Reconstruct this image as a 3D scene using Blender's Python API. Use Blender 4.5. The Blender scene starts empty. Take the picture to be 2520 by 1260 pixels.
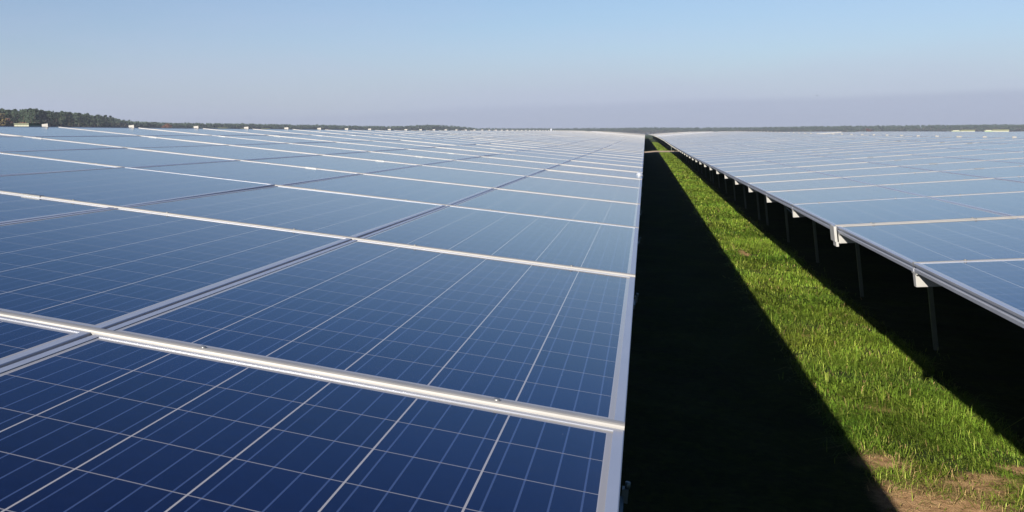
import bpy, math, random
import numpy as np
from mathutils import Vector, Matrix
R = math.radians
random.seed(7)
rng = np.random.default_rng(11)
scene = bpy.context.scene
COL = scene.collection

# ------------------------------------------------------------------ camera
EYE = 2.33                                   # eye height above the ground under the aisle
cam_d = bpy.data.cameras.new("camera")
cam = bpy.data.objects.new("camera", cam_d); COL.objects.link(cam)
YAW = math.atan2(1588 - 695.3, 2505.8)       # the rows run along +Y, the lens looks left of them
cam.location = (0, 0, 0)
cam.rotation_euler = (R(90), 0, YAW)
cam_d.sensor_width = 36; cam_d.sensor_fit = 'HORIZONTAL'
cam_d.lens = 2505.8 / 2520 * 36
cam_d.shift_x = (1260 - 695.3) / 2520
cam_d.shift_y = -(630 - 328.7) / 2520
cam_d.clip_start = 0.05; cam_d.clip_end = 9000
scene.camera = cam

# ------------------------------------------------------------------ light
SUN = Vector((-0.311, -0.872, 0.377)).normalized()      # direction towards the sun
SUN_EL = math.asin(SUN.z); SUN_AZ = math.atan2(SUN.x, SUN.y)
world = bpy.data.worlds.new("World"); scene.world = world
world.use_nodes = True
wn = world.node_tree.nodes; wl = world.node_tree.links
sky = wn.new('ShaderNodeTexSky'); sky.sky_type = 'NISHITA'; sky.sun_disc = False
sky.sun_elevation = SUN_EL; sky.sun_rotation = SUN_AZ
sky.altitude = 0; sky.air_density = 1.0; sky.dust_density = 0.7; sky.ozone_density = 4.6
bg = wn['Background']; bg.inputs['Strength'].default_value = 0.052
# pale lavender mist lying low on the horizon, with an uneven upper edge
w_tc = wn.new('ShaderNodeTexCoord'); w_sep = wn.new('ShaderNodeSeparateXYZ'); wl.new(w_tc.outputs['Generated'], w_sep.inputs[0])
w_map = wn.new('ShaderNodeMapping'); w_map.inputs['Scale'].default_value = (2.2, 2.2, 14); wl.new(w_tc.outputs['Generated'], w_map.inputs[0])
w_nz = wn.new('ShaderNodeTexNoise'); w_nz.inputs['Scale'].default_value = 1.3; w_nz.inputs['Detail'].default_value = 4; wl.new(w_map.outputs[0], w_nz.inputs['Vector'])
w_m1 = wn.new('ShaderNodeMath'); w_m1.operation = 'MULTIPLY_ADD'; w_m1.inputs[1].default_value = 0.05; wl.new(w_nz.outputs['Fac'], w_m1.inputs[0]); wl.new(w_sep.outputs['Z'], w_m1.inputs[2])
w_mr = wn.new('ShaderNodeMapRange'); w_mr.interpolation_type = 'SMOOTHSTEP'
w_mr.inputs[1].default_value = 0.035; w_mr.inputs[2].default_value = 0.12; w_mr.inputs[3].default_value = 0.88; w_mr.inputs[4].default_value = 0.0
wl.new(w_m1.outputs[0], w_mr.inputs[0])
w_mx = wn.new('ShaderNodeMix'); w_mx.data_type = 'RGBA'; wl.new(w_mr.outputs[0], w_mx.inputs[0]); 
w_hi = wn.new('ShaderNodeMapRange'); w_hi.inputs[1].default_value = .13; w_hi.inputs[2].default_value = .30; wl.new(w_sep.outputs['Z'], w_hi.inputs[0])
w_dp = wn.new('ShaderNodeMix'); w_dp.data_type = 'RGBA'; w_dp.blend_type = 'MULTIPLY'; wl.new(w_hi.outputs[0], w_dp.inputs[0]); wl.new(sky.outputs[0], w_dp.inputs[6]); w_dp.inputs[7].default_value = (.74, .93, 1.22, 1)  # blue tint added to the sky above the view, to colour panel reflections
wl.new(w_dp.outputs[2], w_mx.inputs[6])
w_mx.inputs[7].default_value = (4.15, 4.85, 6.0, 1)
# a thin veil of high cloud that pales the blue
w_v = wn.new('ShaderNodeTexNoise'); w_v.inputs['Scale'].default_value = 2.2; w_v.inputs['Detail'].default_value = 5; w_v.inputs['Roughness'].default_value = .6
w_m2 = wn.new('ShaderNodeMapping'); w_m2.inputs['Scale'].default_value = (.8, 1.6, 6); w_m2.inputs['Rotation'].default_value = (0, .05, .5); wl.new(w_tc.outputs['Generated'], w_m2.inputs[0]); wl.new(w_m2.outputs[0], w_v.inputs['Vector'])
w_r = wn.new('ShaderNodeMapRange'); w_r.inputs[1].default_value = .3; w_r.inputs[2].default_value = .8; w_r.inputs[3].default_value = .20; w_r.inputs[4].default_value = .42; wl.new(w_v.outputs['Fac'], w_r.inputs[0])
w_low = wn.new('ShaderNodeMapRange'); w_low.inputs[1].default_value = .11; w_low.inputs[2].default_value = .22; w_low.inputs[3].default_value = 1; w_low.inputs[4].default_value = .04; wl.new(w_sep.outputs['Z'], w_low.inputs[0])
w_f = wn.new('ShaderNodeMath'); w_f.operation = 'MULTIPLY'; wl.new(w_r.outputs[0], w_f.inputs[0]); wl.new(w_low.outputs[0], w_f.inputs[1])
w_mv = wn.new('ShaderNodeMix'); w_mv.data_type = 'RGBA'; wl.new(w_f.outputs[0], w_mv.inputs[0]); wl.new(w_mx.outputs[2], w_mv.inputs[6]); w_mv.inputs[7].default_value = (4.9, 5.0, 7.1, 1)
# grey-lavender haze bank, its top edge higher towards the right
def wm(op, a, b_, c_=None):
    n_ = wn.new('ShaderNodeMath'); n_.operation = op
    for i_, x_ in enumerate((a, b_, c_)):
        if x_ is None: continue
        if isinstance(x_, (int, float)): n_.inputs[i_].default_value = x_
        else: wl.new(x_, n_.inputs[i_])
    return n_.outputs[0]
w_b = wm('SUBTRACT', w_sep.outputs['Z'], wm('MULTIPLY_ADD', w_sep.outputs['X'], .026, .0275))
w_b = wm('ADD', w_b, wm('MULTIPLY', wm('SUBTRACT', w_nz.outputs['Fac'], .5), .014))
w_br = wn.new('ShaderNodeMapRange'); w_br.interpolation_type = 'SMOOTHSTEP'; w_br.inputs[1].default_value = -.004; w_br.inputs[2].default_value = .004; w_br.inputs[3].default_value = .62; w_br.inputs[4].default_value = 0; wl.new(w_b, w_br.inputs[0])
w_bx = wn.new('ShaderNodeMapRange'); w_bx.inputs[1].default_value = -.55; w_bx.inputs[2].default_value = .1; w_bx.inputs[3].default_value = .3; w_bx.inputs[4].default_value = 1; wl.new(w_sep.outputs['X'], w_bx.inputs[0])
w_bm = wn.new('ShaderNodeMix'); w_bm.data_type = 'RGBA'; wl.new(wm('MULTIPLY', w_br.outputs[0], w_bx.outputs[0]), w_bm.inputs[0]); wl.new(w_mv.outputs[2], w_bm.inputs[6]); w_bm.inputs[7].default_value = (3.65, 4.15, 5.4, 1)
wl.new(w_bm.outputs[2], bg.inputs['Color'])
sun_d = bpy.data.lights.new("sun", 'SUN'); sun_d.energy = 5.0; sun_d.angle = R(0.5)
sun_d.color = (1.0, 0.93, 0.82)
sun = bpy.data.objects.new("sun", sun_d); COL.objects.link(sun)
sun.rotation_euler = SUN.to_track_quat('Z', 'Y').to_euler()
scene.view_settings.view_transform = 'Standard'; scene.view_settings.look = 'None'
scene.view_settings.exposure = 1.15; scene.view_settings.gamma = 1.0
scene.view_settings.use_curve_mapping = False
scene.cycles.max_bounces = 8

# ------------------------------------------------------------------ helpers
def tag(o, label=None, cat=None, group=None, kind=None):
    if label: o['label'] = label
    if cat: o['category'] = cat
    if group: o['group'] = group
    if kind: o['kind'] = kind
    return o

class MB:
    """collects polygons, becomes ONE mesh"""
    def __init__(s): s.v = []; s.f = []; s.m = []; s.uv = []; s.sm = []
    def poly(s, pts, mat=0, uv=None, smooth=False):
        i = len(s.v); s.v += [tuple(p) for p in pts]; s.f.append(tuple(range(i, i + len(pts))))
        s.m.append(mat); s.uv += uv if uv else [(0.5, 0.5)] * len(pts); s.sm.append(smooth)
    def box(s, lo, hi, mat=0, M=None, skip=()):
        x0, y0, z0 = lo; x1, y1, z1 = hi
        c = [(x0,y0,z0),(x1,y0,z0),(x1,y1,z0),(x0,y1,z0),(x0,y0,z1),(x1,y0,z1),(x1,y1,z1),(x0,y1,z1)]
        if M is not None: c = [tuple(M @ Vector(p)) for p in c]
        for k, q in enumerate(((0,3,2,1),(4,5,6,7),(0,1,5,4),(1,2,6,5),(2,3,7,6),(3,0,4,7))):
            if k in skip: continue
            s.poly([c[a] for a in q], mat)
    def extrude(s, prof, axis, a, b, mat=0, smooth=False, caps=True, closed=True):
        """prof: 2D points; axis 'x': prof=(y,z); 'y': prof=(x,z); 'z': prof=(x,y)"""
        def P(t, p):
            if axis == 'x': return (t, p[0], p[1])
            if axis == 'y': return (p[0], t, p[1])
            return (p[0], p[1], t)
        n = len(prof)
        for i in range(n if closed else n - 1):
            p, q = prof[i], prof[(i + 1) % n]
            s.poly([P(a, p), P(b, p), P(b, q), P(a, q)], mat, smooth=smooth)
        if caps:
            s.poly([P(a, p) for p in prof], mat); s.poly([P(b, p) for p in reversed(prof)], mat)
    def tube(s, p0, p1, r0, r1, n=8, mat=0, smooth=True):
        p0 = Vector(p0); p1 = Vector(p1); d = (p1 - p0).normalized()
        a = d.orthogonal().normalized(); b = d.cross(a)
        A = [p0 + (a * math.cos(t) + b * math.sin(t)) * r0 for t in [2*math.pi*k/n for k in range(n)]]
        B = [p1 + (a * math.cos(t) + b * math.sin(t)) * r1 for t in [2*math.pi*k/n for k in range(n)]]
        for k in range(n):
            s.poly([A[k], A[(k+1) % n], B[(k+1) % n], B[k]], mat, smooth=smooth)
        s.poly(list(reversed(A)), mat); s.poly(B, mat)
    def mesh(s, name, mats):
        me = bpy.data.meshes.new(name); me.from_pydata(s.v, [], s.f); me.update()
        for m in mats: me.materials.append(m)
        me.polygons.foreach_set('material_index', s.m)
        me.polygons.foreach_set('use_smooth', s.sm)
        uvl = me.uv_layers.new(name='UVMap')
        uvl.data.foreach_set('uv', np.array(s.uv, dtype=np.float32).ravel())
        if any(s.sm):
            import bmesh
            bm = bmesh.new(); bm.from_mesh(me); bmesh.ops.remove_doubles(bm, verts=bm.verts, dist=1e-5); bm.to_mesh(me); bm.free()
        return me

def obj(name, me, parent=None, loc=(0,0,0), rot=None, scale=None):
    o = bpy.data.objects.new(name, me); COL.objects.link(o)
    if parent: o.parent = parent
    o.location = loc
    if rot: o.rotation_euler = rot
    if scale: o.scale = scale
    return o

def mat(name):
    m = bpy.data.materials.new(name); m.use_nodes = True
    nt = m.node_tree; return m, nt, nt.nodes['Principled BSDF']

def N(nt, typ, **kw):
    n = nt.nodes.new(typ)
    for k, v in kw.items():
        if k.startswith('i_'):
            key = k[2:]; n.inputs[int(key) if key.isdigit() else key].default_value = v
        else: setattr(n, k, v)
    return n
def math_(nt, op, a, b=None, c=None, clamp=False):
    n = nt.nodes.new('ShaderNodeMath'); n.operation = op; n.use_clamp = clamp
    for i, x in enumerate((a, b, c)):
        if x is None: continue
        if isinstance(x, (int, float)): n.inputs[i].default_value = x
        else: nt.links.new(x, n.inputs[i])
    return n.outputs[0]
def mixc(nt, fac, a, b):
    n = nt.nodes.new('ShaderNodeMix'); n.data_type = 'RGBA'
    for i, x in ((0, fac), (6, a), (7, b)):
        if isinstance(x, (int, float)): n.inputs[i].default_value = x
        elif isinstance(x, tuple): n.inputs[i].default_value = (*x, 1)
        else: nt.links.new(x, n.inputs[i])
    return n.outputs[2]
def noise(nt, vec, scale, detail=4, rough=.55, dist=0):
    n = nt.nodes.new('ShaderNodeTexNoise'); n.inputs['Scale'].default_value = scale
    n.inputs['Detail'].default_value = detail; n.inputs['Roughness'].default_value = rough
    n.inputs['Distortion'].default_value = dist
    if vec is not None: nt.links.new(vec, n.inputs['Vector'])
    return n.outputs['Fac']
def ramp(nt, fac, stops):
    n = nt.nodes.new('ShaderNodeValToRGB'); e = n.color_ramp.elements
    while len(e) < len(stops): e.new(0.5)
    for k, (p, c) in enumerate(stops): e[k].position = p; e[k].color = (*c, 1)
    nt.links.new(fac, n.inputs[0]); return n.outputs[0]

# ------------------------------------------------------------------ materials
PW, PL = 0.9965, 1.962          # module width (up the slope) and length (along the row)
def make_cells():
    m, nt, b = mat('photovoltaic cells under glass')
    uv = N(nt, 'ShaderNodeUVMap').outputs[0]
    sep = N(nt, 'ShaderNodeSeparateXYZ'); nt.links.new(uv, sep.inputs[0])
    CP = 0.1575
    a = math_(nt, 'DIVIDE', math_(nt, 'SUBTRACT', math_(nt, 'MULTIPLY', sep.outputs[0], PW), (PW - 6*CP)/2), CP)
    c = math_(nt, 'DIVIDE', math_(nt, 'SUBTRACT', math_(nt, 'MULTIPLY', sep.outputs[1], PL), (PL - 12*CP)/2), CP)
    def near_int(x, half):      # 1 where x is within half of an integer
        d = math_(nt, 'ABSOLUTE', math_(nt, 'SUBTRACT', math_(nt, 'FRACT', math_(nt, 'ADD', x, 0.5)), 0.5))
        return math_(nt, 'LESS_THAN', d, half)
    string = near_int(a, 0.0095)
    gap = near_int(c, 0.0095)
    bus = near_int(math_(nt, 'SUBTRACT', math_(nt, 'MULTIPLY', a, 4), 0.5), 0.034)
    out = math_(nt, 'MAXIMUM',
                math_(nt, 'GREATER_THAN', math_(nt, 'ABSOLUTE', math_(nt, 'SUBTRACT', a, 3)), 3.0),
                math_(nt, 'GREATER_THAN', math_(nt, 'ABSOLUTE', math_(nt, 'SUBTRACT', c, 6)), 6.0))
    geo = N(nt, 'ShaderNodeNewGeometry').outputs['Position']
    comb = N(nt, 'ShaderNodeCombineXYZ')
    nt.links.new(math_(nt, 'FLOOR', a), comb.inputs[0]); nt.links.new(math_(nt, 'FLOOR', c), comb.inputs[1])
    oi = N(nt, 'ShaderNodeObjectInfo'); nt.links.new(oi.outputs['Random'], comb.inputs[2])
    wnz = N(nt, 'ShaderNodeTexWhiteNoise'); nt.links.new(comb.outputs[0], wnz.inputs['Vector'])
    cell = mixc(nt, wnz.outputs['Value'], (0.0005, 0.0020, 0.017), (0.0011, 0.0040, 0.029))
    cell = mixc(nt, math_(nt, 'MULTIPLY', oi.outputs['Random'], .5), cell, (0.0007, 0.0020, 0.011))   # modules differ a little
    # crystalline flakes
    vor = N(nt, 'ShaderNodeTexVoronoi'); vor.inputs['Scale'].default_value = 60; nt.links.new(geo, vor.inputs['Vector'])
    cell = mixc(nt, math_(nt, 'MULTIPLY', N_r(nt, vor.outputs['Color']), 0.25), cell, (0.0015, 0.007, 0.042))
    col = mixc(nt, bus, cell, (0.032, 0.05, 0.115))
    col = mixc(nt, gap, col, (0.17, 0.16, 0.165))
    col = mixc(nt, string, col, (0.27, 0.255, 0.25))
    col = mixc(nt, out, col, (0.24, 0.225, 0.21))
    # thin uneven dust, thicker where rain leaves it along the module edges
    d1 = noise(nt, geo, 1.7, 5, .62); d2 = noise(nt, geo, 23, 4, .6)
    edge = math_(nt, 'POWER', math_(nt, 'ABSOLUTE', math_(nt, 'MULTIPLY', math_(nt, 'SUBTRACT', sep.outputs[0], .5), 2)), 14)
    dust = math_(nt, 'MULTIPLY', math_(nt, 'ADD', math_(nt, 'MULTIPLY', d1, d2), math_(nt, 'MULTIPLY', edge, math_(nt, 'MULTIPLY', d1, 2.6))), 0.018, clamp=True)
    spots = noise(nt, geo, 55, 2, .5)
    spots = math_(nt, 'MULTIPLY', math_(nt, 'GREATER_THAN', spots, .80), .35)
    col = mixc(nt, math_(nt, 'MAXIMUM', dust, spots), col, (0.30, 0.28, 0.25))
    v2 = N(nt, 'ShaderNodeTexVoronoi'); v2.inputs['Scale'].default_value = .8; nt.links.new(geo, v2.inputs['Vector'])
    blob = math_(nt, 'LESS_THAN', math_(nt, 'ADD', v2.outputs['Distance'], math_(nt, 'MULTIPLY', noise(nt, geo, 70, 3, .7), .05)), .043)
    blob = math_(nt, 'MULTIPLY', blob, math_(nt, 'GREATER_THAN', N_r(nt, v2.outputs['Color']), .62))
    col = mixc(nt, math_(nt, 'MULTIPLY', blob, .6), col, (.30, .30, .28))      # droppings
    nt.links.new(col, b.inputs['Base Color'])
    b.inputs['Roughness'].default_value = 0.16
    nt.links.new(math_(nt, 'ADD', 0.05, math_(nt, 'MULTIPLY', d2, 0.10)), b.inputs['Roughness'])
    b.inputs['IOR'].default_value = 1.25
    b.inputs['Sheen Weight'].default_value = .09; b.inputs['Sheen Roughness'].default_value = .18     # film of dust, seen at grazing angles
    b.inputs['Sheen Tint'].default_value = (.45, .75, 1, 1); b.inputs['Specular Tint'].default_value = (.35, .6, 1, 1)
    return m
def N_r(nt, colsock):
    s = N(nt, 'ShaderNodeSeparateColor'); nt.links.new(colsock, s.inputs[0]); return s.outputs[0]
CELLS = make_cells()

def simple(name, col, rough=.5, metal=0., var=.15, scale=8., spec=.5, bump=0.):
    m, nt, b = mat(name)
    tc = N(nt, 'ShaderNodeNewGeometry').outputs['Position']
    f = noise(nt, tc, scale, 5, .6)
    lo = tuple(c*(1-var) for c in col); hi = tuple(min(1, c*(1+var)) for c in col)
    nt.links.new(mixc(nt, f, lo, hi), b.inputs['Base Color'])
    b.inputs['Roughness'].default_value = rough; b.inputs['Metallic'].default_value = metal
    b.inputs['Specular IOR Level'].default_value = spec
    nt.links.new(math_(nt, 'ADD', rough-.06, math_(nt, 'MULTIPLY', f, .12)), b.inputs['Roughness'])
    if bump:
        bp = N(nt, 'ShaderNodeBump', i_Strength=bump, i_Distance=.01); nt.links.new(f, bp.inputs['Height'])
        nt.links.new(bp.outputs[0], b.inputs['Normal'])
    return m
ALU = simple('anodised aluminium', (.28, .295, .34), .36, .3, .12, 6)
CLAMP = simple('aluminium rail', (.225, .215, .20), .5, .12, .22, 9)
BACK = simple('white backsheet', (.7, .7, .68), .6, 0, .05)
STEEL = simple('galvanised steel', (.075, .095, .08), .5, .5, .22, 14)
DARK = simple('dark louvre', (.10, .11, .09), .6)
STEELB = simple('screw steel', (.17, .17, .165), .4, .6, .2, 30)
RAFT = simple('zinc coated rafter', (.30, .295, .28), .5, .15, .10, 20)

# ------------------------------------------------------------------ terrain
gLy = [0, 27, 42, 60, 83, 110, 157, 250, 400, 700, 4000]; gLz = [0, .02, .06, .11, .16, .19, .22, .23, .26, .3, .3]
gRy = [0, 30, 45, 54, 64, 80, 97, 130, 183, 300, 700, 4000]; gRz = [0, 0, .04, .09, .17, .23, .27, .31, .37, .38, .35, .3]
def ground_rise(x, y):
    l = np.interp(np.abs(y), gLy, gLz); r = np.interp(np.abs(y), gRy, gRz)
    t = np.clip(x / 1.2, 0, 1); t = t*t*(3-2*t)
    return l*(1-t) + r*t
GL = -EYE
xs = np.unique(np.concatenate([np.linspace(-3.2, 4.6, 157), np.linspace(-40, 60, 101), np.linspace(-300, 300, 61), np.linspace(-4500, 4500, 31)]))
ys = np.unique(np.concatenate([np.linspace(-25, 3, 29), np.linspace(3, 30, 271), np.linspace(30, 70, 81), np.linspace(70, 600, 133), np.linspace(600, 5500, 50), np.linspace(-600, -25, 12)]))
XX, YY = np.meshgrid(xs, ys)
def wave(x, y):                 # small lumps of the turf
    return (0.012*np.sin(x*3.1+1.3*np.sin(y*.8))*np.sin(y*2.2+.7*np.sin(x*1.7)) + .010*np.sin(x*7.3+y*4.1)*np.sin(y*5.9-x*2.3)+ .015*np.sin(y*.9+x*.6))
near = np.clip((60-YY)/30, 0, 1)*(YY > -20)
ZZ = GL + ground_rise(XX, YY) + wave(XX, YY)*near
def grid_mesh(name, XX, YY, ZZ, m):
    ny, nx = XX.shape
    me = bpy.data.meshes.new(name)
    V = np.stack([XX, YY, ZZ], -1).reshape(-1, 3)
    i = np.arange(ny*nx).reshape(ny, nx)
    F = np.stack([i[:-1,:-1], i[:-1,1:], i[1:,1:], i[1:,:-1]], -1).reshape(-1, 4)
    me.vertices.add(len(V)); me.vertices.foreach_set('co', V.ravel())
    me.loops.add(F.size); me.loops.foreach_set('vertex_index', F.ravel())
    me.polygons.add(len(F)); me.polygons.foreach_set('loop_start', np.arange(len(F))*4)
    me.polygons.foreach_set('use_smooth', np.ones(len(F), bool))
    me.update(); me.validate(); me.materials.append(m); return me
# bare straw patches in the sunlit strip: (x, y, radius x, radius y)
PATCH = [(1.62, 7.25, .55, .48), (1.98, 7.75, .36, .22), (1.56, 8.1, .24, .26), (2.2, 8.0, .24, .16), (2.42, 8.35, .12, .10), (1.83, 9.75, .17, .16), (1.72, 12.9, .08, .2), (1.78, 21.5, .12, .5)]
def patch_val(x, y):
    v = np.zeros_like(x)
    for px, py, rx, ry in PATCH:
        v = np.maximum(v, 1.25 - np.sqrt(((x-px)/rx)**2 + ((y-py)/ry)**2))
    return np.clip(v, 0, 1)

def make_ground():
    m, nt, b = mat('turf and soil')
    p = N(nt, 'ShaderNodeNewGeometry').outputs['Position']
    n1 = noise(nt, p, .9, 5, .6); n2 = noise(nt, p, 14, 6, .7); n3 = noise(nt, p, 90, 3, .7)
    grass = ramp(nt, math_(nt, 'ADD', math_(nt, 'MULTIPLY', n2, .6), math_(nt, 'MULTIPLY', n1, .4)),
                 [(.30, (.006, .012, .002)), (.5, (.020, .034, .004)), (.62, (.038, .052, .006)), (.78, (.06, .055, .015))])
    soil = ramp(nt, n2, [(.3, (.15, .08, .04)), (.5, (.33, .20, .10)), (.7, (.46, .30, .165))])
    at = N(nt, 'ShaderNodeAttribute'); at.attribute_name = 'bare'
    f = math_(nt, 'MULTIPLY', math_(nt, 'SUBTRACT', math_(nt, 'ADD', at.outputs['Fac'], math_(nt, 'MULTIPLY', n3, .5)), .35), 2.2, clamp=True)
    nt.links.new(mixc(nt, f, grass, soil), b.inputs['Base Color'])
    b.inputs['Roughness'].default_value = .95; b.inputs['Specular IOR Level'].default_value = .15
    bp = N(nt, 'ShaderNodeBump', i_Strength=.8, i_Distance=.04)
    nt.links.new(math_(nt, 'ADD', n2, math_(nt, 'MULTIPLY', n3, .5)), bp.inputs['Height']); nt.links.new(bp.outputs[0], b.inputs['Normal'])
    return m
GROUND = make_ground()
gme = grid_mesh('ground', XX, YY, ZZ, GROUND)
at = gme.attributes.new('bare', 'FLOAT', 'POINT')
# the ground in the deep shade under the tables is bare too
under = ((XX > 2.75) | (XX < -.1)).astype(float) * 0.0
at.data.foreach_set('value', np.maximum(patch_val(XX, YY)*np.clip((XX-1.3)/.15, 0, 1), under).ravel().astype(np.float32))
tag(obj('ground', gme), kind='structure')

EARTH = simple('beaten sandy earth', (.34, .25, .17), .95, 0, .25, 1.2, .1)
for k, (ya, yb) in enumerate(((117.4, 126.4), (432, 441))):
    X2, Y2 = np.meshgrid(np.unique(np.concatenate([np.linspace(-160, 220, 77), np.linspace(-3.2, 4.6, 27)])), np.linspace(ya, yb, 12))
    tag(obj('dirt_track', grid_mesh('dirt_track', X2, Y2 + .5*np.sin(X2*.21)*.6, GL + ground_rise(X2, Y2) + .03, EARTH)), kind='structure')

# ------------------------------------------------------------------ solar tables
BAY = 1.985; NB = 11; NR = 6; GAPT = .05
T_STD = [k*BAY for k in range(NB+1)]
UPITCH = 1.0042               # along the slope: 1 m in plan
ZP = (.002)
def frame_profile():
    # (inset from the outer edge, height): lip on the glass, grooved outer wall, flange underneath
    return [(.0172, -.004), (.0172, .0012), (.0015, .0012), (0, 0), (0, -.011), (.006, -.013), (.006, -.024), (0, -.026), (0, -.040), (.026, -.040), (.026, -.037), (.008, -.037)]
def panel_frame(mb, cx, cy, w, l, mat=0, prof=None, map_=lambda p: p):
    prof = prof or frame_profile()
    cor = [(-1,-1), (1,-1), (1,1), (-1,1)]
    rings = [[map_((cx + sx*(w/2-o), cy + sy*(l/2-o), z)) for sx, sy in cor] for o, z in prof]
    for i in range(len(prof)-1):
        for k in range(4):
            mb.poly([rings[i][k], rings[i+1][k], rings[i+1][(k+1)%4], rings[i][(k+1)%4]], mat)
def q_uv(): return [(0,0),(1,0),(1,1),(0,1)]
# one module: frame mesh (part) + glass (sub-part), both centred on the module
fb = MB(); panel_frame(fb, 0, 0, PW, PL)
FRAME_ME = fb.mesh('solar_panel', [ALU])
gb = MB(); w, l = PW/2-.017, PL/2-.017
gb.poly([(-w,-l,-.0004),(w,-l,-.0004),(w,l,-.0004),(-w,l,-.0004)], 0, [(.017/PW,.017/PL),(1-.017/PW,.017/PL),(1-.017/PW,1-.017/PL),(.017/PW,1-.017/PL)])
gb.poly([(-w,-l,-.009),(-w,l,-.009),(w,l,-.009),(w,-l,-.009)], 1)
for a, c in (((-w,-l),(w,-l)),((w,-l),(w,l)),((w,l),(-w,l)),((-w,l),(-w,-l))):
    gb.poly([(a[0],a[1],-.009),(c[0],c[1],-.009),(c[0],c[1],-.0004),(a[0],a[1],-.0004)], 1)
GLASS_ME = gb.mesh('cell_glass', [CELLS, BACK])
UMAX = NR*UPITCH
BARP = [(-.0145, -.012), (-.014, .002), (-.0125, .0055), (-.009, .0075), (-.004, .0082), (.004, .0082), (.009, .0075), (.0125, .0055), (.014, .002), (.0145, -.012)]
def bar_mb(mb, v, d, mat=0):
    lo = .85 if d < 0 else .62          # the right row has flatter rails
    mb.extrude([(v+p, q*lo if q > 0 else q) for p, q in BARP], 'x', .004*d, (UMAX-.004)*d, mat, smooth=False)
def screws(mb, d, mat):
    for j in range(NR):
        for f in (.22, .78):
            u = (j+f)*UPITCH*d + random.uniform(-.02, .02)
            mb.tube((u, 0, .004), (u, 0, .0098), .0062, .0055, 6, mat)
    for u in (2.41, 4.87):                       # splice in the rail
        mb.box((u*d-.045, -.0165, .0005), (u*d+.045, .0165, .0082), mat)
def raft_mb(mb, v, d, mat=0):           # hat-section rafter
    P = [(-.045,-.0425), (-.045,-.048), (-.024,-.048), (-.020,-.108), (.020,-.108), (.024,-.048), (.045,-.048), (.045,-.0425)]
    mb.extrude([(v+p, q) for p, q in P], 'x', (.004 if d > 0 else .09)*d, UMAX*d, mat)
def girder_mb(mb, u, d, L, mat=0):
    P = [(-.04,-.135), (-.04,-.29), (-.032,-.29), (-.032,-.143), (.032,-.143), (.032,-.29), (.04,-.29), (.04,-.135)]
    mb.extrude([(u*d+p, q) for p, q in P], 'y', .2, L-.2, mat)
def post_mb(mb, u, v, d, h, mat=0):
    P = [(-.022,-.017), (.022,-.017), (.022,-.011), (-.016,-.011), (-.016,.011), (.022,.011), (.022,.017), (-.022,.017)]
    mb.extrude([(u*d+p, v+q) for p, q in P], 'z', -.2-h, -.15, mat)
def cap_mb(mb, v, d, mat=0, low=True):
    if low: mb.box((min(-.006*d, .003*d), v-.02, -.052), (max(-.006*d, .003*d), v+.02, .012), mat)
    else:   # plate standing at the ridge end of a rail
        a, b = (UMAX-.052)*d, (UMAX+.024)*d
        mb.box((min(a,b), v-.03, -.05), (max(a,b), v-.012, .033), mat)
HL, TL = EYE-.4973, math.atan(.0934)
HR_, TR = EYE-.6041, math.atan(.0851)
POST_U = (1.6, 4.4)
cache = {}
def part_mesh(kind, d, v=0, L=0, h=0, u=0):
    key = (kind, d, round(v,3), round(L,3), round(h,2), u)
    if key in cache: return cache[key]
    mb = MB()
    if kind == 'rail': bar_mb(mb, 0, d); screws(mb, d, 1); m = [CLAMP, STEELB]
    elif kind == 'rafter': raft_mb(mb, 0, d); m = [RAFT]
    elif kind == 'girder': girder_mb(mb, u, d, L); m = [STEEL]
    elif kind == 'post': post_mb(mb, 0, 0, d, h); m = [STEEL]
    elif kind == 'end_cap': cap_mb(mb, 0, d); m = [RAFT]
    elif kind == 'ridge_plate': cap_mb(mb, 0, d, low=False); m = [CLAMP]
    cache[key] = mb.mesh(kind, m); return cache[key]

def far_mesh(d, t, h, ridge_plates):
    """a whole table as one mesh, for the rows too distant to show their parts"""
    key = ('far', d, t, ridge_plates)
    if key in cache: return cache[key]
    mb = MB(); c, s = math.cos(t), math.sin(t)
    A = Matrix.Translation((0,0,h)) @ Matrix.Rotation(-d*t, 4, 'Y')
    prof = [(.013, -.004), (.013, .0012), (0, .0012), (0, -.040)]
    ln = BAY-.023
    for i in range(NB):
        for j in range(NR):
            cx, cy = (j+.5)*UPITCH*d, (i+.5)*BAY
            panel_frame(mb, cx, cy, PW, ln, 1, prof)
            x0, x1, y0, y1 = cx-PW/2+.012, cx+PW/2-.017, cy-ln/2+.012, cy+ln/2-.012
            mb.poly([(x0,y0,-.0004),(x1,y0,-.0004),(x1,y1,-.0004),(x0,y1,-.0004)], 0, q_uv())
            mb.poly([(x0,y0,-.009),(x0,y1,-.009),(x1,y1,-.009),(x1,y0,-.009)], 3)
    for k, v in enumerate(T_STD):
        v = v + (.035 if k == 0 else -.035 if k == NB else 0)
        bar_mb(mb, v, d, 2); raft_mb(mb, v, d, 3)
        if ridge_plates: cap_mb(mb, v, d, 2, low=False)
    for u in POST_U:
        girder_mb(mb, u, d, NB*BAY, 4)
        for k in range(0, NB, 2): post_mb(mb, u, (k+.5)*BAY, d, h + u*math.sin(t) + .2, 4)
    me = mb.mesh('solar_table', [CELLS, ALU, CLAMP, RAFT, STEEL])
    me.transform(A)
    cache[key] = me; return me

ORD = ['first','second','third','fourth','fifth','sixth','seventh','eighth','ninth','tenth','eleventh','twelfth','thirteenth','fourteenth','fifteenth','sixteenth','seventeenth','eighteenth']
def place(root, x, y0, L):
    g0 = float(ground_rise(np.array(x), np.array(y0))); g1 = float(ground_rise(np.array(x), np.array(y0+L)))
    root.location = (x, y0, GL+g0); root.rotation_euler = (math.atan2(g1-g0, L), 0, 0)

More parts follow.
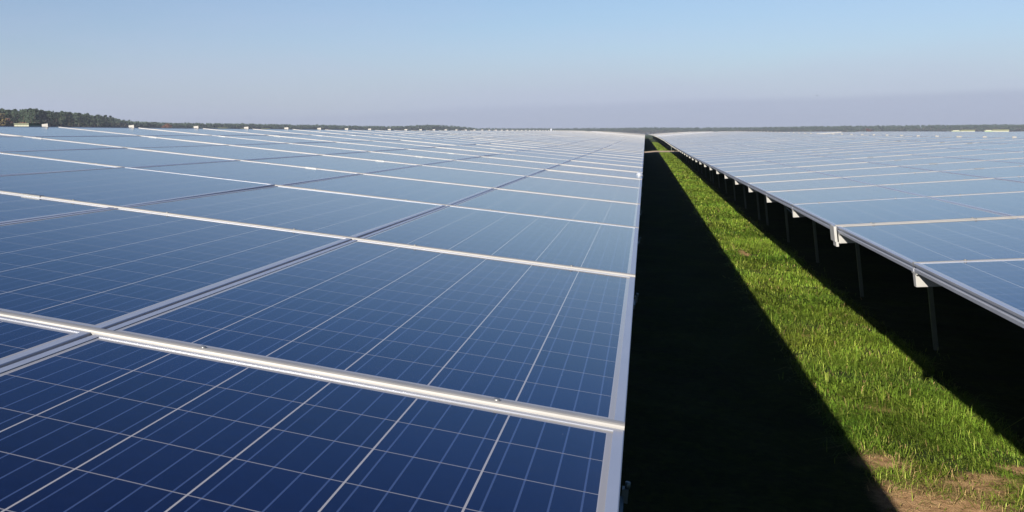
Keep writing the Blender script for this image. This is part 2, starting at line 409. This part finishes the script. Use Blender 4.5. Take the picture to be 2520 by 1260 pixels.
def near_table(x, y0, T, d, t, h, label, group, dz=0, ridge_plates=False, first_rail=True, last_rail=True, joint_plate=False, detail=True):
    root = obj('solar_table', None); tag(root, label, 'solar table', group)
    L = T[-1]; place(root, x, y0, L)
    rot = (0, -d*t, 0); c, s = math.cos(t), math.sin(t)
    def P(u, v, w=0):           # table coordinates -> local position
        return (d*(u*c - w*s), v, h + dz + u*s + w*c)
    for i in range(len(T)-1):
        v0, v1 = T[i], T[i+1]; ln = v1-v0-.023
        for j in range(NR):
            jit = (random.gauss(0, .0012), -d*t + random.gauss(0, .0012), 0)
            p = obj('solar_panel', FRAME_ME, root, P((j+.5)*UPITCH, (v0+v1)/2, random.uniform(-.001, .001)), jit, (1, ln/PL, 1))
            obj('cell_glass', GLASS_ME, p)
    for k, v in enumerate(T):
        if k == 0: v += .035
        if k == len(T)-1: v -= .035
        if (k > 0 or first_rail) and (k < len(T)-1 or last_rail):
            obj('clamp_rail', part_mesh('rail', d), root, P(0, v), rot)
        obj('rafter', part_mesh('rafter', d), root, P(0, v), rot)
        if ridge_plates: obj('ridge_plate', part_mesh('ridge_plate', d), root, P(0, v), rot)
    if d < 0:
        for k in range(1, len(T)):
            mb = MB(); v = T[k]-.19; mb.box((.0, v-.008, -.058), (.009, v+.008, -.038), 0); mb.box((-.002, v-.12, -.06), (.003, v-.008, -.048), 0); mb.tube((.007, v, -.038), (.007, v, -.028), .004, .004, 6, 0)
            obj('edge_clip', mb.mesh('edge_clip', [STEEL]), root, P(0, 0), rot)
    else:
        mb = MB(); pts = []
        for k in range(len(T)-1):
            for q in range(8): f = q/8; pts.append((.16+.03*math.sin(k*2.1+f*3), T[k]+(T[k+1]-T[k])*f, -.07-.10*math.sin(math.pi*f)*(.6+.4*math.sin(k*1.7))))
        for a_, b_ in zip(pts[:-1], pts[1:]): mb.tube(a_, b_, .006, .006, 5, 0)
        obj('cable', mb.mesh('cable', [DARK]), root, P(0, 0), rot)
    if joint_plate:
        mb = MB(); a, b2 = sorted((-.022*d, -.007*d)); mb.box((a, L-.075, -.095), (b2, L+.075, .004), 0)
        mb.box((a+.004, L-.085, -.125), (b2+.004, L+.02, -.0955), 0)
        obj('joint_plate', mb.mesh('joint_plate', [RAFT]), root, P(0, 0), rot)
    for u in POST_U:
        obj('girder', part_mesh('girder', d, L=L, u=u), root, P(0, 0), rot)
        for k in range(0, len(T)-1, 2):
            v = (T[k]+T[k+1])/2
            obj('post', part_mesh('post', d, h=h+u*s+.2), root, P(u, v), rot)
    return root

GROW = 'solar tables set end to end in long rows'
# joints of the left row and of the right row (metres ahead of the camera)
yl1 = 5.582
bays0 = [1.783, 3.682, 5.582]
first_l = [1.783 - 1.9*k for k in range(9, 0, -1)] + bays0
x_l, x_r = -.0285, 1.170
near_table(x_l, first_l[0], [v-first_l[0] for v in first_l], -1, TL, HL,
           'dark blue solar table filling the lower left foreground, nearest the camera', GROW, dz=.004, last_rail=False)
sec = [5.582, 7.481, 9.643, 11.504] + [11.504+BAY*k for k in range(1, 9)]
near_table(x_l, sec[0], [v-sec[0] for v in sec], -1, TL, HL,
           'second solar table from the camera in the row left of the grass', GROW, dz=-.001)
yL = [sec[-1] + NB*BAY*k for k in range(0, 4)]
near_table(x_l, yL[0], T_STD, -1, TL, HL, 'third solar table from the camera in the row left of the grass', GROW)
for k in range(1, 4):
    o = obj('solar_table', far_mesh(-1, TL, HL, False)); place(o, x_l, yL[k], NB*BAY)
    tag(o, f'{ORD[k+2]} solar table from the camera in the row left of the grass', 'solar table', GROW)
after = [127.2 + NB*BAY*k for k in range(14)]
for k, y in enumerate(after):
    o = obj('solar_table', far_mesh(-1, TL, HL, False)); place(o, x_l, y, NB*BAY)
    tag(o, f'{ORD[k]} pale solar table past the dirt track in the row left of the grass', 'solar table', GROW)
# the back row that leans against the left ridge; only its plates show over the ridge
x_l1 = x_l - 6 - .13 - 6
yl1s = [sec[0]-NB*BAY*1.0 - .05] + [sec[0]+.08] + yL
hL1 = HL + .004
for k, y in enumerate(yl1s + after[:8]):
    o = obj('solar_table', far_mesh(1, TL, hL1, True)); place(o, x_l1, y, NB*BAY)
    if k < 6: lab = f'{ORD[k]} table from the camera in the row behind the left ridge, only end plates showing'
    else: lab = f'{ORD[k-6]} table past the dirt track in the row behind the left ridge'
    tag(o, lab, 'solar table', 'solar tables behind the left ridge')
# right of the grass
T1r, T2r = 5.449, 7.478
fr = [T1r - BAY*k for k in range(10, 0, -1)] + [T1r, T2r]
near_table(x_r, fr[0], [v-fr[0] for v in fr], 1, TR, HR_, 'solar table cut off by the right edge, nearest the camera right of the grass', GROW, joint_plate=True)
sr = [7.478, 9.61, 11.587, 13.54, 15.51] + [15.51+BAY*k for k in range(1, 8)]
near_table(x_r, sr[0], [v-sr[0] for v in sr], 1, TR, HR_, 'second solar table from the camera in the row right of the grass', GROW)
yR = [sr[-1] + NB*BAY*k for k in range(0, 4)]
near_table(x_r, yR[0], T_STD, 1, TR, HR_, 'third solar table from the camera in the row right of the grass', GROW)
for k in range(1, 4):
    o = obj('solar_table', far_mesh(1, TR, HR_, False)); place(o, x_r, yR[k], NB*BAY)
    tag(o, f'{ORD[k+2]} solar table from the camera in the row right of the grass', 'solar table', GROW)
for k, y in enumerate(after):
    o = obj('solar_table', far_mesh(1, TR, HR_, False)); place(o, x_r, y, NB*BAY)
    tag(o, f'{ORD[k]} pale solar table past the dirt track in the row right of the grass', 'solar table', GROW)
x_r1 = x_r + 6 + .13 + 6
for k, y in enumerate([fr[0]+.05, sr[0]+.02] + yR + after[:6]):
    o = obj('solar_table', far_mesh(-1, TR, HR_+.002, True)); place(o, x_r1, y, NB*BAY)
    lab = (f'{ORD[k]} table from the camera in the row sloping away behind the right ridge' if k < 6 else
           f'{ORD[k-6]} table past the dirt track in the row sloping away behind the right ridge')
    tag(o, lab, 'solar table', 'solar tables behind the right ridge')
PERIOD = 6+.13+6+1.2
for r in range(1, 5):
    xx = x_r + r*PERIOD; nth = 0
    for k, y in enumerate(yR + after[:8]):
        if y+22 < xx/math.tan(R(17.2)): continue
        o = obj('solar_table', far_mesh(1, TR, HR_, False)); place(o, xx, y, NB*BAY)
        nth = nth + 1
        tag(o, f'{ORD[nth-1]} table in view in the {ORD[r]} row on the right, counted from the camera', 'solar table',
            f'tables of the {ORD[r]} row on the right')

# ------------------------------------------------------------------ grass blades
def make_blade_mat():
    m, nt, b = mat('grass blades')
    at = N(nt, 'ShaderNodeAttribute'); at.attribute_name = 'tint'
    nt.links.new(at.outputs['Color'], b.inputs['Base Color'])
    b.inputs['Roughness'].default_value = .55; b.inputs['Specular IOR Level'].default_value = .12
    return m
BLADE = make_blade_mat()
def grass(y0, y1, x0, x1, dens, hmin, hmax, wid):
    n = int((y1-y0)*(x1-x0)*dens)
    x = rng.uniform(x0, x1, n); y = rng.uniform(y0, y1, n)
    clump = .5 + .5*np.sin(x*5.1+2*np.sin(y*1.3))*np.sin(y*3.7+1.7*np.sin(x*2.9))
    pv = patch_val(x, y)
    fringe = np.clip(1 - np.maximum(1.47-x, x-2.62)/.13, 0, 1)*.9 + .1
    keep = (rng.random(n) < fringe*fringe) & (rng.random(n) < .35+.65*clump) & (rng.random(n) > pv*.93)
    x, y, clump, pv = x[keep], y[keep], clump[keep], pv[keep]; n = len(x)
    z = GL + ground_rise(x, y) + wave(x, y)*np.clip((60-y)/30, 0, 1) - .005
    h = rng.uniform(hmin*.6, hmax*1.05, n)*(.4+.8*clump)*(1-.45*pv)*np.where(rng.random(n) < .06, 1.6, 1)
    ang = rng.uniform(0, 2*np.pi, n) *.75 + 1.2*np.sin(x*2.1+y*1.1); lean = rng.uniform(.5, 2.8, n)*(.6+.6*clump)
    dx, dy = np.cos(ang), np.sin(ang); wx, wy = -dy*wid*rng.uniform(.6, 1.3, n), dx*wid*rng.uniform(.6, 1.3, n)
    b0 = np.stack([x-wx, y-wy, z], -1); b1 = np.stack([x+wx, y+wy, z], -1)
    mx, my, mz = x+dx*h*lean*.3, y+dy*h*lean*.3, z+h*np.clip(.72-.12*lean, .4, .62)
    m0 = np.stack([mx-wx*.8, my-wy*.8, mz], -1); m1 = np.stack([mx+wx*.8, my+wy*.8, mz], -1)
    tz = z + h*np.clip(1.1-.52*lean, .12, 1); tp = np.stack([x+dx*h*lean, y+dy*h*lean, tz], -1)
    V = np.stack([b0, b1, m1, m0, tp], 1).reshape(-1, 3)
    o = np.arange(n)*5
    Q = np.stack([o, o+1, o+2, o+3], -1); T = np.stack([o+3, o+2, o+4], -1)
    base = np.array([.080, .145, .014]); yel = np.array([.145, .185, .022]); dk = np.array([.028, .070, .007]); straw = np.array([.26, .185, .08])
    u = rng.random((n, 1)); big = (.5+.5*np.sin(x*1.3+y*.7)*np.sin(y*1.9))[:, None]
    c = base*(1-u) + (yel*big + dk*(1-big))*u
    dry = (rng.random(n) < (.025 + .75*pv + .05*(clump < .2)))[:, None]
    tone = (.5+.5*np.sin(x*2.3+2.1*np.sin(y*.57+x))*np.sin(y*1.07+1.9*np.sin(x*1.9)))[:, None]
    c = c*(.72+.66*tone)*np.array([[1, 1, 1]]) + np.array([[.03, .012, .003]])*(1-tone)*.5
    ok_ = rng.random((n, 1)) < .10; c = np.where(ok_, np.array([[.23, .27, .05]]), c)      # pale blades
    c = np.where(dry, straw*rng.uniform(.5, 1.1, (n, 1)), c)*rng.uniform(.75, 1.2, (n, 1))
    return V, Q, T, np.repeat(c, 5, 0)
def tufts(n_t, y0, y1, hmin, hmax, wid):
    out = []
    cx = rng.uniform(1.5, 2.6, n_t); cy = rng.uniform(y0, y1, n_t)
    for a, b_ in zip(cx, cy):
        out.append(grass(b_-.07, b_+.07, a-.06, a+.06, 1900*rng.uniform(.6, 1.4), hmin, hmax*rng.uniform(.7, 1.3), wid))
    return out
zones = [(6.2, 10, 1.2, 3.0, 6500, .05, .125, .0021), (10, 15, 1.2, 2.95, 4200, .05, .125, .003), (15, 26, 1.2, 2.9, 2000, .055, .125, .0048),
         (26, 50, 1.2, 2.85, 800, .06, .13, .009), (50, 116, 1.2, 2.8, 300, .07, .14, .018), (126, 240, 1.2, 2.8, 60, .08, .15, .04)]
parts = [grass(*z) for z in zones] + tufts(90, 7.2, 12, .09, .20, .0024) + tufts(120, 12, 26, .09, .22, .0045)
off = 0; Vs, Qs, Ts, Cs = [], [], [], []
for V, Q, T, C in parts:
    Vs.append(V); Qs.append(Q+off); Ts.append(T+off); Cs.append(C); off += len(V)
V = np.concatenate(Vs); Q = np.concatenate(Qs); T = np.concatenate(Ts); Cc = np.concatenate(Cs)
me = bpy.data.meshes.new('grass')
me.vertices.add(len(V)); me.vertices.foreach_set('co', V.astype(np.float32).ravel())
me.loops.add(Q.size+T.size); me.loops.foreach_set('vertex_index', np.concatenate([Q.ravel(), T.ravel()]).astype(np.int32))
me.polygons.add(len(Q)+len(T)); me.polygons.foreach_set('loop_start', np.concatenate([np.arange(len(Q))*4, Q.size+np.arange(len(T))*3]).astype(np.int32))
me.update(); me.validate()
ca = me.color_attributes.new('tint', 'FLOAT_COLOR', 'POINT')
ca.data.foreach_set('color', np.concatenate([Cc, np.ones((len(Cc), 1))], 1).astype(np.float32).ravel())
me.materials.append(BLADE)
tag(obj('grass', me), 'green grass with straw patches growing in the aisle between the solar tables', 'grass', kind='stuff')

# ------------------------------------------------------------------ pixel -> place (for things known by where they stand in the view)
CY, SY = math.cos(YAW), math.sin(YAW)
def along(px, depth):
    r = (px-695.3)/2505.8
    return Vector((depth*(-SY + r*CY), depth*(CY + r*SY), 0))
def zof(py, depth): return (328.7-py)/2505.8*depth
def gz(p): return GL + float(ground_rise(np.array(p.x), np.array(p.y)))

# ------------------------------------------------------------------ trees
def leafmat(name, c0, c1):
    m, nt, b = mat(name)
    p = N(nt, 'ShaderNodeNewGeometry').outputs['Position']
    f = noise(nt, p, .35, 4, .6); f2 = noise(nt, p, 2.5, 2, .5)
    nt.links.new(mixc(nt, math_(nt, 'MULTIPLY', math_(nt, 'ADD', f, f2), .55, clamp=True), c0, c1), b.inputs['Base Color'])
    b.inputs['Roughness'].default_value = .8; b.inputs['Specular IOR Level'].default_value = .2
    return m
NEEDLE = leafmat('pine needles', (.018, .035, .022), (.055, .075, .038))
RUST = leafmat('autumn leaves', (.085, .042, .028), (.17, .085, .05))
OCHRE = leafmat('yellowing leaves', (.07, .055, .022), (.13, .10, .04))
BARK = simple('bark', (.10, .075, .06), .9, 0, .3, 3, .1)
def leaves(mb, c, r, n, size, mat, rr, flat=.7):
    for _ in range(n):
        d = Vector((rr.gauss(0,1), rr.gauss(0,1), rr.gauss(0,1))).normalized()*(rr.random()**.4)
        p = Vector(c) + Vector((d.x*r, d.y*r, d.z*r*flat))
        a = Vector((rr.gauss(0,1), rr.gauss(0,1), rr.gauss(0,.7))).normalized(); b = a.orthogonal().normalized(); s = size*rr.uniform(.6, 1.3)
        mb.poly([p-a*s-b*s*.6, p+a*s-b*s*.6, p+a*s*.7+b*s*.6, p-a*s*.7+b*s*.6], mat)
def pine_parts(h, seed, n=26, size=.42):
    rr = random.Random(seed); tr = MB(); cr = MB()
    lean = (rr.uniform(-.4,.4), rr.uniform(-.4,.4))
    tr.tube((0,0,-.3), (lean[0]*.6,lean[1]*.6,h*.55), .24, .16, 6); tr.tube((lean[0]*.6,lean[1]*.6,h*.55), (lean[0],lean[1],h*.93), .16, .05, 5)
    for k in range(13):
        f = rr.uniform(.46, .97); rad = (1.0-f)*h*.24+.7; a = rr.uniform(0, 6.28)
        q = Vector((lean[0]+math.cos(a)*rad*rr.uniform(.4,1), lean[1]+math.sin(a)*rad*rr.uniform(.4,1), h*f))
        tr.tube((lean[0]*f, lean[1]*f, h*f-.5), q, .05, .02, 4)
        leaves(cr, q, rr.uniform(.7, 1.25), n, size, 0, rr)
    leaves(cr, (lean[0], lean[1], h*.96), .8, n, size, 0, rr)
    return tr, cr
def broad_parts(h, w, seed, n=60, size=.4):
    rr = random.Random(seed); tr = MB(); cr = MB()
    tr.tube((0,0,-.3), (0,0,h*.4), .3, .2, 7)
    for k in range(16):
        a = rr.uniform(0, 6.28); f = rr.uniform(.28, .85); rad = w*.42*math.sin(math.pi*min(1, f*1.05))**.6
        q = Vector((math.cos(a)*rad*rr.uniform(.3,1), math.sin(a)*rad*rr.uniform(.3,1), h*f))
        tr.tube((0,0,h*.32), q, .09, .03, 5); leaves(cr, q, w*.17, n, size, 0, rr)
    return tr, cr
PINES = []
for s in range(5):
    tr, cr = pine_parts(16+s*.5, 40+s); PINES.append((tr.mesh('trunk', [BARK]), cr.mesh('crown', [NEEDLE])))
def tree(name, pair, p, sc, rot, label, group):
    t = obj(name, None, None, (p.x, p.y, gz(p)), (0, 0, rot), (sc, sc, sc))
    obj('trunk', pair[0], t); obj('crown', pair[1], t)
    tag(t, label, 'tree', group); return t
ex = [0, 30, 45, 80, 110, 160, 220, 255, 275, 300, 420]; et = [268, 269, 271, 266, 272, 275, 281, 284, 287, 295, 300]
PG = 'pines at the left edge of the field'
for k in range(88):
    px = -20 + 340*(k+.5*random.random())/88
    top = np.interp(px, ex, et) + random.uniform(-2.5, 5)
    depth = 14.6*2505.8/(328.7-np.interp(px, ex, et)) + random.uniform(-8, 60)
    H = (328.7-top)*depth/2505.8 - float(gz(along(px, depth)))
    pr = k % 5
    where = 'tallest end of the left wood' if px < 95 else 'middle of the left wood' if px < 200 else 'low tapering end of the left wood'
    tree('pine_tree', PINES[pr], along(px, depth), H/(16+pr*.5), random.uniform(0, 6.28), f'dark green pine in the {where}, on the horizon', PG)
bp_ = broad_parts(9, 10, 5); AUT = (bp_[0].mesh('trunk', [BARK]), bp_[1].mesh('crown', [RUST]))
bq_ = broad_parts(9, 9, 9); OCH = (bq_[0].mesh('trunk', [BARK]), bq_[1].mesh('crown', [OCHRE]))
tree('autumn_tree', AUT, along(26, 545), 1.22, 0, 'rust orange autumn tree behind the largest cream cabin at the far left', None)
tree('autumn_tree', AUT, along(47, 548), .98, 2, 'dull brown autumn tree just right of the rust orange one', None)
tree('autumn_tree', OCH, along(-2, 520), 1.45, 1, 'yellowish tree cut off by the left edge of the photo', None)
tree('autumn_tree', AUT, along(405, 860), 1.25, 3, 'wide rust coloured tree alone before the low dark wood on the left', None)
tree('autumn_tree', AUT, along(2137, 1350), 1.05, 4, 'small reddish tree in front of the wood on the right', None)

# far-off woods: each reads as one mass
def wood(name, edge_px, edge_top, depth_f, label, seed, step, rows=3, und=True):
    rr = random.Random(seed); mb = MB()
    px = edge_px[0]
    while px < edge_px[-1]:
        for row in range(rows):
            p_ = px + rr.uniform(-2, 2); depth = depth_f(p_) + row*14 + rr.uniform(-5, 5)
            base = along(p_, depth); g = gz(base)
            top = np.interp(p_, edge_px, edge_top) + rr.choice([rr.uniform(-1.2, .6), rr.uniform(-.3, 1.8)])
            H = (328.7-top)*depth/2505.8 - g
            sc = H/16; w_ = rr.uniform(1.8, 3.1)
            mb.tube(base+Vector((0,0,g)), base+Vector((0,0,g+H*.8)), .25, .12, 4, 1)
            for q in range(9):
                f = rr.uniform(.42, .93)
                c = base + Vector((rr.gauss(0,1)*w_*(1.15-f), rr.gauss(0,1)*w_*(1.15-f), g + H*f))
                leaves(mb, c, w_*.75, 10, .75*sc, 0, rr, .8)
            if und and row == 0:
                for q in range(5):
                    leaves(mb, base + Vector((rr.uniform(-4,4), rr.uniform(-8, 30), g + rr.uniform(2, H*.62))), 2.4, 11, .95, 2, rr)
        px += step*rr.uniform(.7, 1.3)
    o = obj(name, mb.mesh(name, [NEEDLE, BARK, SCRUB])); tag(o, label, 'wood', kind='stuff'); return o
SCRUB = leafmat('heath scrub', (.025, .03, .02), (.07, .06, .035))
lp = [275, 300, 340, 420, 500, 600, 720, 800, 900, 1000, 1035, 1060, 1085, 1110, 1135, 1150, 1170]
lt = [293, 297, 299, 302, 303, 304, 306.5, 307.5, 309.5, 310, 308, 306.5, 308, 309.5, 311.5, 313, 316]
wood('wood', lp, lt, lambda p: float(np.interp(p, [270, 420, 800, 1170], [1000, 1180, 1500, 1700])), 'low dark wood thinning out along the horizon left of centre', 3, 3.4)
bp2 = [-30] + ex[1:9] + [300, 330]; bt2 = [270] + [t_+2 for t_ in et[1:9]] + [296, 299]
wood('wood', bp2, bt2, lambda p: 14.6*2505.8/(328.7-float(np.interp(p, ex, et)))+75, 'dense dark pine wood closing the field at the far left', 5, 3.2, rows=3)
rp = [1150, 1250, 1400, 1500, 1560, 1620, 1700, 1800, 1950, 2100, 2250, 2400, 2600]
rt = [315.5, 315.5, 315.5, 315, 314, 313.5, 314, 313.5, 311.5, 309.5, 308, 306.5, 305.5]
wood('wood', rp, rt, lambda p: float(np.interp(p, [1150, 1560, 2100, 2600], [2300, 2000, 1750, 1600])), 'grey green wood closing the horizon from the centre to the right edge', 4, 3.2)

# ------------------------------------------------------------------ cabins, mast, sensor, bird
CREAM = simple('cream cabin paint', (.24, .245, .18), .6, 0, .06, 2)
CROOF = simple('olive roof', (.09, .10, .06), .7, 0, .15, 3)
GREENP = simple('green cabinet paint', (.22, .32, .16), .6, 0, .1, 3)
WHITE = simple('white plastic', (.24, .26, .30), .35, 0, .04)
def cabin(px0, px1, top, depth, label, group='cream inverter cabins on the plain'):
    w = (px1-px0)/2505.8*depth; p = along((px0+px1)/2, depth); g = gz(p); H = zof(top, depth)-g; dpt = 5.5
    t = obj('inverter_cabin', None, None, (p.x, p.y, g), (0, 0, 0 if px0 < 100 else math.atan2(-p.x, p.y)))
    tag(t, label, 'cabin', group)
    b = MB(); b.box((-w/2, 0, .0), (w/2, dpt, H-.16), 0)
    n = max(4, int(w/.45))
    for k in range(n+1): b.box((-w/2+k*w/n-.03, -.025, .1), (-w/2+k*w/n+.03, 0, H-.2), 0)
    obj('wall', b.mesh('wall', [CREAM]), t)
    b = MB(); b.box((-w/2-.08, -.1, H-.16), (w/2+.08, dpt+.1, H), 0); b.box((-w/2-.02, -.04, H-.24), (w/2+.02, -.002, H-.162), 0)
    obj('roof', b.mesh('roof', [CROOF]), t)
    b = MB(); b.box((-w*.36, -.05, .2), (-w*.36+.9, -.003, 2.25), 0); obj('door', b.mesh('door', [CREAM]), t)
    b = MB()
    for k in range(6): b.box((w*.1, -.045, H*.55+k*.09), (w*.1+.8, -.003, H*.55+k*.09+.05), 0)
    obj('louvre', b.mesh('louvre', [DARK]), t)
    return t
cabin(32.5, 73.5, 303.2, 160, 'largest cream cabin, far left before the rust orange tree')
cabin(536, 559, 314, 294, 'leftmost of the three small cream cabins left of centre on the horizon')
cabin(592, 612, 315, 338, 'middle one of the three small cream cabins left of centre on the horizon')
cabin(643, 664, 316, 322, 'rightmost and greenest of the three small cream cabins left of centre')
cabin(2368, 2396, 319.3, 241, 'left one of the pair of cream cabins at the right edge of the horizon')
cabin(2447, 2479, 318.3, 211, 'right one of the pair of cream cabins at the right edge of the horizon')
for (a, c_, top, dep, lab) in ((2344, 2362, 320.6, 238, 'small green transformer cabinet left of the left cream cabin'), (2425, 2441, 319.8, 208, 'small green transformer cabinet left of the right cream cabin')):
    p = along((a+c_)/2, dep); g = gz(p); w = (c_-a)/2505.8*dep; H = zof(top, dep)-g
    t = obj('transformer_cabinet', None, None, (p.x, p.y, g), (0, 0, math.atan2(-p.x, p.y))); tag(t, lab, 'cabinet', 'green transformer cabinets')
    b = MB(); b.box((-w/2, 0, 0), (w/2, 1.6, H-.25), 0); b.box((-w*.3, -.03, .3), (w*.3, -.002, H-.5), 0); obj('housing', b.mesh('housing', [GREENP]), t)
    b = MB(); b.box((-w/2-.05, -.06, H-.25), (w/2+.05, 1.66, H-.12), 0); b.box((-w*.35, .4, H-.12), (w*.35, 1.2, H), 0); obj('lid', b.mesh('lid', [CREAM]), t)

# slim mast rising out of the ridge gap
p = along(1355, 70.0); p.x = -6.095; g = gz(p)
t = obj('sensor_mast', None, None, (p.x, p.y, g)); tag(t, 'slim pale mast with a small box standing up from the left ridge near the horizon', 'mast')
b = MB(); b.tube((0,0,-.2), (0,0,-g+.20), .03, .03, 8); obj('pole', b.mesh('pole', [RAFT]), t)
b = MB(); b.box((-.055, -.05, -g+.14), (.055, .05, -g+.33), 0); b.box((-.065, -.06, -g+.33), (.065, .06, -g+.345), 0); obj('sensor_box', b.mesh('sensor_box', [WHITE]), t)

# white dome clipped on the lower edge of the second left table
ys_ = 12.55
b = MB(); r = .036
prof = [(r*math.cos(a), r*math.sin(a)) for a in [k*math.pi/2/7 for k in range(8)]]
for i in range(7):
    for k in range(18):
        a0, a1 = k*2*math.pi/18, (k+1)*2*math.pi/18
        (r0, z0), (r1, z1) = prof[i], prof[i+1]
        b.poly([(r0*math.cos(a0), r0*math.sin(a0), z0), (r0*math.cos(a1), r0*math.sin(a1), z0), (r1*math.cos(a1), r1*math.sin(a1), z1), (r1*math.cos(a0), r1*math.sin(a0), z1)], 0, smooth=True)
t = obj('dome_sensor', None, None, (x_l-.035, ys_, -.4973 + .035*.0934)); tag(t, 'small white dome on the lower edge of the left row where it turns pale', 'sensor')
obj('dome', b.mesh('dome', [WHITE]), t, (0, 0, .012))
b = MB(); b.tube((0,0,-.002), (0,0,.012), .04, .038, 18); obj('base', b.mesh('base', [RAFT]), t)

# tiny bird over the right half
p = along(2011, 150); zb = zof(235.5, 150)
FEATH = simple('dark feathers', (.09, .09, .10), .8)
b = MB()
def loft(rings, mbx):
    for A, B in zip(rings[:-1], rings[1:]):
        for k in range(len(A)): mbx.poly([A[k], A[(k+1)%len(A)], B[(k+1)%len(B)], B[k]], 0, smooth=True)
    mbx.poly(list(reversed(rings[0])), 0); mbx.poly(rings[-1], 0)
rg = []
for x_, r_ in ((-.11,.005),(-.085,.018),(-.06,.022),(-.02,.034),(.03,.03),(.07,.016),(.12,.010),(.15,.02)):
    fl = .25 if x_ > .1 else 1
    rg.append([(x_, r_*(1 if fl == 1 else 1.6)*math.cos(a), r_*fl*math.sin(a)) for a in [k*math.pi/4 for k in range(8)]])
loft(rg, b)
for s_ in (-1, 1):
    pr = [((-.035, 0, .015), (.045, 0, .015)), ((-.055, .13*s_, .06), (.035, .12*s_, .055)), ((-.01, .27*s_, .03), (.03, .25*s_, .028))]
    for (a0, a1), (b0, b1) in zip(pr[:-1], pr[1:]):
        for o_ in (0, .006):
            q = [a0, a1, b1, b0]; q = q if o_ == 0 else q[::-1]
            b.poly([(v[0], v[1], v[2]+o_) for v in q], 0)
        b.poly([a0, b0, (b0[0], b0[1], b0[2]+.006), (a0[0], a0[1], a0[2]+.006)], 0); b.poly([a1, (a1[0], a1[1], a1[2]+.006), (b1[0], b1[1], b1[2]+.006), b1], 0)
o = obj('bird', b.mesh('bird', [FEATH]), None, (p.x, p.y, zb), (0, 0, .6)); tag(o, 'tiny dark bird flying in the sky on the right', 'bird')

# ------------------------------------------------------------------ haze
b = MB(); b.box((-3200, -120, GL-8), (3400, 2700, 40), 0)
hm = bpy.data.materials.new('haze'); hm.use_nodes = True; hn = hm.node_tree
hn.nodes.remove(hn.nodes['Principled BSDF'])
pv_ = hn.nodes.new('ShaderNodeVolumePrincipled'); pv_.inputs['Color'].default_value = (.40, .44, .54, 1); pv_.inputs['Density'].default_value = .00022
hn.links.new(pv_.outputs[0], hn.nodes['Material Output'].inputs['Volume'])
tag(obj('haze', b.mesh('haze', [hm])), 'thin pale haze over the plain', 'haze', kind='stuff')
